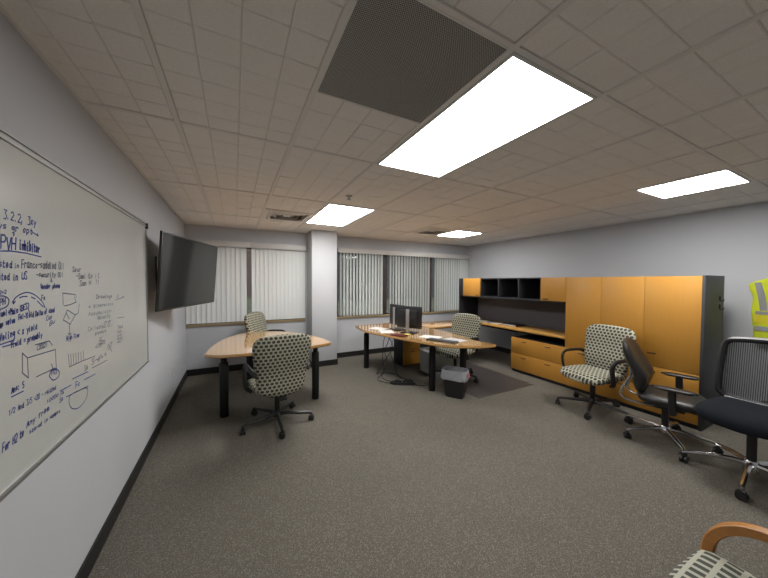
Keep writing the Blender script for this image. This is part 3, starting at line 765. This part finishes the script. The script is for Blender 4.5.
def task_chair(loc, rot, lab, lift=0):
    t = thing('task_chair', lab, 'chair', loc, rot, 'patterned task chairs')
    star_base(t, 'black', a0=-.42, r=.355, hub=.10)
    q = B(); q.cyl((0, 0, .115), (0, 0, .30+lift), .028); q.cyl((0, 0, .2), (0, 0, .35+lift), .019); q.build('gas_column', 'black', t)
    q = B(); q.box(-.10, .10, -.14, .12, .335+lift, .37+lift, bev=.01); q.box(-.035, .035, -.27, -.1, .33+lift, .352+lift, bev=.006); q.tube([(0, -.19, .342+lift), (0, -.215, .37+lift), (0, -.214, .44+lift)], .02, 8)
    q.build('mechanism', 'black', t)
    q = B(); q.tube([(.09, .05, .35+lift), (.22, .06, .352+lift), (.27, .06, .345+lift)], .006, 6); q.build('lever', 'black', t)
    so = rounded(.54, .50, -.24, .27, .11)
    q = B(); q.puff(so, .10, lambda u, v, w: (u, v, .425+lift+w-.9*max(0, v-.14)**2*2.2+.10*max(0, abs(u)-.1)*.5), p=7); q.build('seat', 'fab_seat', t)
    bo = rounded(.57, .47, .365, .985, .105)
    def fb(u, v, w):
        z = v; s = (v-.40)
        return (u, -.215-.10*s-.08*s*s+w+.35*u*u*1.0+.05*math.exp(-((v-.58)/.12)**2)*.5, z+lift)
    q = B(); q.puff(bo, .095, fb, p=7); q.build('backrest', 'fab_back', t)
    for s in (-1, 1):
        q = B()
        path = spline([(s*.24, .05, .362+lift), (s*.292, .09, .40+lift), (s*.302, .125, .52+lift), (s*.302, .125, .60+lift), (s*.30, .075, .645+lift), (s*.297, -.03, .652+lift), (s*.29, -.15, .648+lift), (s*.27, -.215, .625+lift), (s*.25, -.235, .60+lift)], 5)
        q.tube(path, .0155, 8, flat=1.5); q.build('armrest', 'black', t)
    return t
first = task_chair((1.085, 3.245, 0), face(-.11, .99), 'patterned task chair with its back to the camera, tucked under the left desk')
second = task_chair((1.20, 4.95, 0), face(.85, -.53), 'patterned task chair behind the left desk, under the window', .02)
dup(first, (3.80, 3.53, 0), face(-.99, -.14), 'patterned task chair behind the monitor desk, on the dark floor mat')
dup(first, (4.48, 1.885, 0), face(-.985, .17), 'patterned task chair standing against the amber tall cabinets')

# ------------------------------------------------------------------ black leather chair
t = thing('leather_chair', 'black leather office chair with chrome legs, side-on before the wardrobe', 'chair', (4.36, 1.19, 0), face(.22, -.975))
star_base(t, 'chrome', r=.335, a0=math.radians(75)-face(.22, -.975), hub=.115, tip=.085, w=.017)
q = B(); q.cyl((0, 0, .12), (0, 0, .34), .027); q.build('gas_column', 'black', t)
q = B(); q.box(-.11, .11, -.14, .14, .325, .365, bev=.01); q.build('mechanism', 'black', t)
q = B(); q.puff(rounded(.50, .49, -.19, .28, .10), .10, lambda u, v, w: (u, v, .425+w-1.6*max(0, v-.14)**2), p=7); q.build('seat', 'leather', t)
bo = rounded(.46, .47, .44, .935, .12)
q = B(); q.puff(bo, .10, lambda u, v, w: (u, -.20-.24*(v-.5)+w*(1.25-.5*abs(v-.64)/.25)+.5*u*u+.045*math.exp(-((v-.62)/.13)**2), v), p=6); q.build('backrest', 'leather', t)
for s in (-1, 1):
    q = B(); q.tube(spline([(s*.10, -.06, .345), (s*.13, -.20, .345), (s*.14, -.285, .36), (s*.15, -.315, .41), (s*.155, -.285, .50), (s*.16, -.24, .60), (s*.16, -.24, .68)], 5), .011, 8); q.build('back_bracket', 'chrome', t)
    q = B(); q.tube([(s*.20, .07, .355), (s*.285, .07, .36), (s*.30, .07, .40), (s*.30, .065, .565)], .018, 8, flat=1.5); p_ = q.build('arm_post', 'black', t)
    q = B(); q.puff([(s*.30+u, v) for u, v in rounded(.09, .085, -.14, .13, .04)], .03, lambda u, v, w: (u, v+.08, .58+w), p=6); q.build('arm_pad', 'black', p_)

# ------------------------------------------------------------------ mesh-back chair
t = thing('mesh_chair', 'dark armless mesh-back office chair at the right edge below the vest', 'chair', (4.19, .635, 0), face(-1, .03))
star_base(t, 'chrome', r=.36, a0=.43, hub=.135, tip=.09, w=.019)
q = B(); q.cyl((0, 0, .14), (0, 0, .44), .027); q.build('gas_column', 'black', t)
q = B(); q.box(-.12, .12, -.15, .13, .41, .445, bev=.012); q.tube([(0, -.14, .425), (0, -.27, .44), (0, -.30, .50), (0, -.285, .56)], .024, 8); q.build('mechanism', 'black', t)
q = B(); q.puff(rounded(.51, .50, -.25, .29, .10), .115, lambda u, v, w: (u, v, .50+w-1.4*max(0, v-.15)**2+.04*abs(u)), p=8); q.build('seat', 'navy', t)
bo = rounded(.47, .49, .55, 1.035, .07)
def mb(u, v, w=0): return Vector((u, -.245-.16*(v-.55)+w+.45*u*u, v))
fr = [mb(u, v) for u, v in bo]
q = B(); q.tube(fr, .025, 8, closed=True); q.build('back_frame', 'black', t)
q = B(); n = len(bo); cx, cz = 0, .79
vs = None; prev = None
for r in (1, .85, .65, .4, .15):
    cur = [q.bm.verts.new(mb(u*r, cz+(v-cz)*r)) for u, v in bo]
    if prev:
        for i in range(n): q.bm.faces.new((prev[i], prev[(i+1) % n], cur[(i+1) % n], cur[i]))
    prev = cur
q.bm.faces.new(prev); q.build('back_mesh', 'weave', t)
q = B(); q.tube([mb(-.20+.4*k/10, .553-.010*(1-((k-5)/5)**2), .023) for k in range(11)], .008, 8); q.build('trim_strip', 'alu', t)

# ------------------------------------------------------------------ wooden armchair, bottom right
t = thing('wooden_armchair', 'bentwood armchair with checked seat in the bottom right foreground', 'chair', (2.10, .135, 0), 0)
q = B(); q.puff(rounded(.485, .52, -.27, .285, .05), .09, lambda u, v, w: (u, v, .43+w+.015*(v/.26)), p=8); q.build('seat', 'checks', t)
q = B(); q.puff(rounded(.46, .50, .50, .86, .08), .07, lambda u, v, w: (u, -.30-.22*(v-.45)+w+.3*u*u, v), p=7); q.build('backrest', 'checks', t)
for s in (-1, 1):
    pth = spline([(s*.262, .235, .012), (s*.262, .262, .20), (s*.264, .27, .38), (s*.267, .268, .46), (s*.27, .255, .515), (s*.274, .225, .56), (s*.278, .18, .592), (s*.28, .13, .608), (s*.279, .07, .612), (s*.276, .0, .610), (s*.27, -.16, .605), (s*.262, -.30, .60)], 6)
    q = B(); n = len(pth); rs = []
    for i, p in enumerate(pth):
        tg = (pth[min(n-1, i+1)]-pth[max(0, i-1)]).normalized(); nrm = Vector((1, 0, 0)); bn = tg.cross(nrm).normalized()
        hw, ht = .019, .018
        rs.append([p+nrm*(hw*a)+bn*(ht*b_) for a, b_ in ((-1, -.8), (-.8, -1), (.8, -1), (1, -.8), (1, .8), (.8, 1), (-.8, 1), (-1, .8))])
    q.rings(rs); q.build('armrest', 'bent', t)
    q = B(); q.tube([(s*.25, -.34, .0), (s*.25, -.27, .40), (s*.25, -.30, .62), (s*.235, -.37, .86)], .018, 8); q.build('rear_leg', 'bent', t)
q = B(); q.box(-.235, .235, .215, .24, .33, .372, bev=.004); q.box(-.235, .235, -.262, -.24, .33, .37, bev=.004)
for s in (-1, 1): q.box(s*.235-.012, s*.235+.012, -.262, .24, .325, .3715, bev=.003)
q.build('seat_rail', 'bent', t)

# ------------------------------------------------------------------ vest on the right wall
t = thing('safety_vest', 'fluorescent yellow safety vest with grey reflective stripes on the right wall', 'vest', (W-.004, .73, .86))
def vest_side(s, z, w=0):
    pass
def panel(poly, th, m, name, par, x0=.05, bul=.03):
    q = B(); ol = [(p.x, p.y) for p in spline([(a, b_, 0) for a, b_ in poly], 3, True)]
    q.puff(ol, th, lambda u, v, w: (-x0+w-bul*math.cos(u*5)+.010*math.sin(u*38+v*7), u, v), p=8); return q.build(name, m, par)
panel([(-.20, .02), (0, .0), (.20, .02), (.215, .10), (.225, .22), (.235, .36), (.225, .50), (.258, .60), (.252, .655), (.17, .695), (.10, .715), (.06, .62), (0, .50), (-.06, .62), (-.10, .715), (-.17, .695), (-.252, .655), (-.258, .60), (-.225, .50), (-.235, .36), (-.225, .22), (-.215, .10)], .05, 'hivis', 'body', t)
def tape(pts, name, wd, m='silver', off=.0325):
    q = B(); P = spline([(0, a, b_) for a, b_ in pts], 10); n = len(P); rs = []
    for i, p in enumerate(P):
        tg = (P[min(n-1, i+1)]-P[max(0, i-1)]).normalized(); nn_ = Vector((0, -tg.z, tg.y)); row = []
        for k in (-1, -.5, 0, .5, 1):
            a = p+nn_*wd/2*k; row.append(Vector((-.05-off-.03*math.cos(a.y*5)+.010*math.sin(a.y*38+a.z*7), a.y, a.z)))
        for k in (1, 0, -1):
            a = p+nn_*wd/2*k; row.append(Vector((-.05-off+.009-.03*math.cos(a.y*5)+.010*math.sin(a.y*38+a.z*7), a.y, a.z)))
        rs.append(row)
    q.rings(rs); return q.build(name, m, t)
tape([(-.21, .27), (0, .262), (.21, .27)], 'upper_band', .10, 'hivis2', .029)
tape([(-.215, .335), (0, .33), (.20, .335)], 'waist_tape', .035)
tape([(-.205, .165), (0, .16), (.205, .165)], 'lower_tape', .05)
for s in (-1, 1): tape([(s*.19, .665), (s*.165, .54), (s*.15, .42), (s*.145, .36)], 'shoulder_tape', .05)
q = B(); q.tube(spline([(-.012, 0, .70), (-.035, 0, .70), (-.045, 0, .72)], 4), .005, 6); q.tube([(-.03, -.2, .655), (-.04, 0, .72), (-.03, .2, .655)], .006, 6); q.build('hanger', 'black', t)

# ------------------------------------------------------------------ things on and under the monitor desk
DT = .7325
def monitor(lab, loc, rot):
    t = thing('monitor', lab, 'monitor', loc, rot, 'computer monitors on the desk')
    bx('foot', 'black', t, -.11, .11, -.09, .09, 0, .014, bev=.005)
    q = B(); q.box(-.03, .03, -.075, -.058, .0145, .37, bev=.006); q.build('stand', 'alu', t)
    q = B(); q.box(-.205, .205, -.03, .012, .075, .41, bev=.008); q.box(-.15, .15, -.057, -.0305, .13, .35, bev=.01); q.build('housing', 'black', t)
    bx('screen', 'screen', t, -.19, .19, .0122, .0145, .09, .395)
    return t
monitor('black monitor seen from behind with silver stand, nearest on the desk', (3.07, 3.74, DT), face(.86, .51))
monitor('black monitor turned edge-on at the left behind the other monitor', (3.06, 4.09, DT), face(.985, .05))
for k, (x, y, r, m, lab) in enumerate(((2.82, 4.30, .4, 'paper', 'white paper sheet near the window tip of the monitor desk'),
        (2.80, 3.98, -.3, 'paper', 'white paper sheet on the desk left of the edge-on monitor'),
        (3.16, 3.32, .5, 'paper', 'white paper sheet on the desk in front of the nearest monitor'),
        (3.32, 3.00, .2, 'paper_g', 'greyish paper sheet nearest the pointed end of monitor desk'))):
    o = bx('paper_sheet', m, None, -.105, .105, -.14, .14, 0, .002); o.location = (x, y, DT+.0005); o.rotation_euler = (0, 0, r); tag(o, lab, 'paper', 'papers on the monitor desk')
t = thing('notebook', 'dark red notebook at the desk edge before the monitors', 'notebook', (2.80, 3.60, DT), .35)
bx('cover', 'maroon', t, -.07, .07, -.11, .11, 0, .018, bev=.003); bx('page_block', 'paper_g', t, -.066, .0705, -.105, .105, .004, .014)
o = B().box(-.038, .038, -.038, .038, 0, .022, bev=.002).build('sticky_note_pad', 'yellow_note', None, (2.93, 3.58, DT), .4); tag(o, 'small yellow note pad beside the dark red notebook', 'note pad')
t = thing('keyboard', 'thin dark keyboard lying near the front edge of the monitor desk', 'keyboard', (3.12, 3.02, DT), face(.9, .45))
bx('base', 'black', t, -.21, .21, -.065, .065, 0, .012, bev=.004)
q = B()
for r in range(5):
    for k in range(15): q.box(-.2+k*.0267+.002, -.2+(k+1)*.0267-.002, -.056+r*.0225+.0015, -.056+(r+1)*.0225-.0015, .012, .017)
q.build('keys', 'charcoal', t)
# waste bin, liner, tissue
cr = (3.285, 2.945); rt = .55
def rect_ring(w, d, z, r=.03, wob=0):
    out = []
    for k in range(40):
        a = 2*PI*k/40; c, s = math.cos(a), math.sin(a)
        x = w*math.copysign(abs(c)**.45, c); y = d*math.copysign(abs(s)**.45, s); j = 1+wob*math.sin(a*9+z*40)*.5+wob*random.uniform(-.5, .5)
        out.append(Vector((x*j, y*j, z)))
    return out
t = thing('waste_bin', 'black rectangular waste bin on the carpet under the pointed desk end', 'waste bin', (*cr, 0), rt)
q = B(); q.rings([rect_ring(.08, .115, .012), rect_ring(.083, .12, .0), rect_ring(.108, .158, .35), rect_ring(.104, .154, .35), rect_ring(.078, .112, .012)][1:], cap=False)
q.bm.faces.new([q.bm.verts.new(p) for p in rect_ring(.079, .113, .0125)]); q.build('body', 'black', t)
o = B(); o.rings([rect_ring(.070, .108, .15, wob=.03), rect_ring(.098, .148, .30, wob=.03), rect_ring(.103, .153, .352, wob=.01), rect_ring(.112, .162, .362, wob=.015), rect_ring(.119, .169, .33, wob=.02), rect_ring(.119, .169, .29, wob=.05), rect_ring(.124, .174, .262, wob=.06), rect_ring(.119, .169, .235, wob=.08)], cap=False)
o = o.build('bin_liner', 'bag', None, (*cr, 0), rt); tag(o, 'cloudy translucent plastic liner folded over the waste bin rim', 'bin liner')
q = B(); q.puff([(.035*math.cos(k*PI/8)*(1+.25*math.sin(3*k)), .03*math.sin(k*PI/8)*(1+.2*math.cos(5*k))) for k in range(16)], .03, lambda u, v, w: (.6*w, u, v), p=4)
mr = Matrix.Rotation(rt, 3, 'Z'); p_ = mr @ Vector((0, -.178, .30))
o = q.build('tissue', 'pink', None, (cr[0]+p_.x, cr[1]+p_.y, .30), rt-PI/2); tag(o, 'crumpled pink tissue caught on the bin liner', 'tissue')
# chair mat
o = B().prism([(3.50, 2.735), (4.60, 2.735), (4.60, 3.96), (3.50, 3.96)], .0005, .0035).build('chair_mat', mat('dark_floor_mat', (.055, .047, .043), .45, spec=.35), None)
tag(o, 'dark flat chair mat on the carpet behind the waste bin', 'mat')
# cables and power bricks under the left end of the desk
px_ = lambda pts, n=6: spline(pts, n)
paths = [[(2.78, 3.98, .69), (2.76, 4.02, .50), (2.80, 3.96, .25), (2.72, 3.98, .03), (2.80, 3.75, .012), (2.95, 3.68, .012)],
         [(2.86, 3.98, .69), (2.80, 3.95, .55), (2.74, 4.0, .38), (2.75, 3.98, .12), (2.66, 4.0, .012), (2.64, 3.85, .012), (2.80, 3.62, .012)],
         [(2.92, 3.92, .69), (2.84, 3.93, .45), (2.88, 3.86, .22), (2.98, 3.90, .02), (3.05, 3.75, .012), (2.96, 3.60, .012)],
         [(2.82, 4.05, .69), (2.92, 4.0, .50), (2.80, 4.0, .30), (2.70, 4.12, .05), (2.82, 4.22, .012), (3.0, 4.1, .012), (3.02, 3.85, .012)],
         [(3.02, 3.52, .012), (3.10, 3.42, .012), (3.16, 3.44, .012), (3.20, 3.52, .012)]]
labs = ['black cable hanging straight from the desk to the floor near its left leg', 'black cable looping left on the carpet toward the left desk leg', 'black cable hanging down closest to the drawer pedestal',
        'black cable making the widest loop on the carpet behind the power bricks', 'short black cable trailing right from the power bricks on the carpet']
for p, l in zip(paths, labs):
    o = B().tube(px_(p), .0055, 6).build('cable', 'rubber'); tag(o, l, 'cable', 'cables under the monitor desk')
t = thing('power_strip', 'black power strip in the cable tangle under the monitor desk', 'power strip', (2.90, 3.60, 0), -.5)
bx('body', 'black', t, -.16, .16, -.028, .028, 0, .04, bev=.006)
q = B()
for k in range(5): q.box(-.135+k*.056, -.10+k*.056, -.016, .016, .04, .062, bev=.003)
q.build('plugs', 'rubber', t)
o = B().box(-.075, .075, -.035, .035, 0, .045, bev=.01).build('power_brick', 'black', None, (2.80, 3.72, 0), .4); tag(o, 'black power brick left of the power strip on the carpet', 'power adapter')
o = B().box(-.06, .06, -.03, .03, 0, .04, bev=.01).build('power_brick', 'black', None, (3.02, 3.68, 0), -.9); tag(o, 'black power brick right of the power strip on the carpet', 'power adapter')

# ------------------------------------------------------------------ camera, sky, view
C_ = Vector((.6862, 0, 1.5150)); yaw, pit, rol, f_ = math.radians(27.407), math.radians(-1.435), math.radians(.2562), 288.557
fw = Vector((math.sin(yaw)*math.cos(pit), math.cos(yaw)*math.cos(pit), math.sin(pit))); r0 = Vector((math.cos(yaw), -math.sin(yaw), 0)); u0 = r0.cross(fw)
R_ = r0*math.cos(rol)+u0*math.sin(rol); U_ = u0*math.cos(rol)-r0*math.sin(rol)
cam = bpy.data.cameras.new('camera'); co = bpy.data.objects.new('camera', cam); COL.objects.link(co)
mx = Matrix((R_, U_, -fw)).transposed().to_4x4(); mx.translation = C_; co.matrix_world = mx
cam.sensor_fit = 'HORIZONTAL'; cam.sensor_width = 36; cam.lens = f_*36/768; cam.clip_start = .02
SC.camera = co
wd = bpy.data.worlds.new('sky'); SC.world = wd; wd.use_nodes = True
bg = wd.node_tree.nodes['Background']; bg.inputs[0].default_value = (.86, .92, 1.0, 1); bg.inputs[1].default_value = 2.8
SC.view_settings.view_transform = 'Standard'; SC.view_settings.look = 'None'; SC.view_settings.exposure = .15; SC.view_settings.gamma = 1
SC.cycles.use_denoising = True
SC.cycles.max_bounces = 10; SC.cycles.diffuse_bounces = 6; SC.cycles.transparent_max_bounces = 12
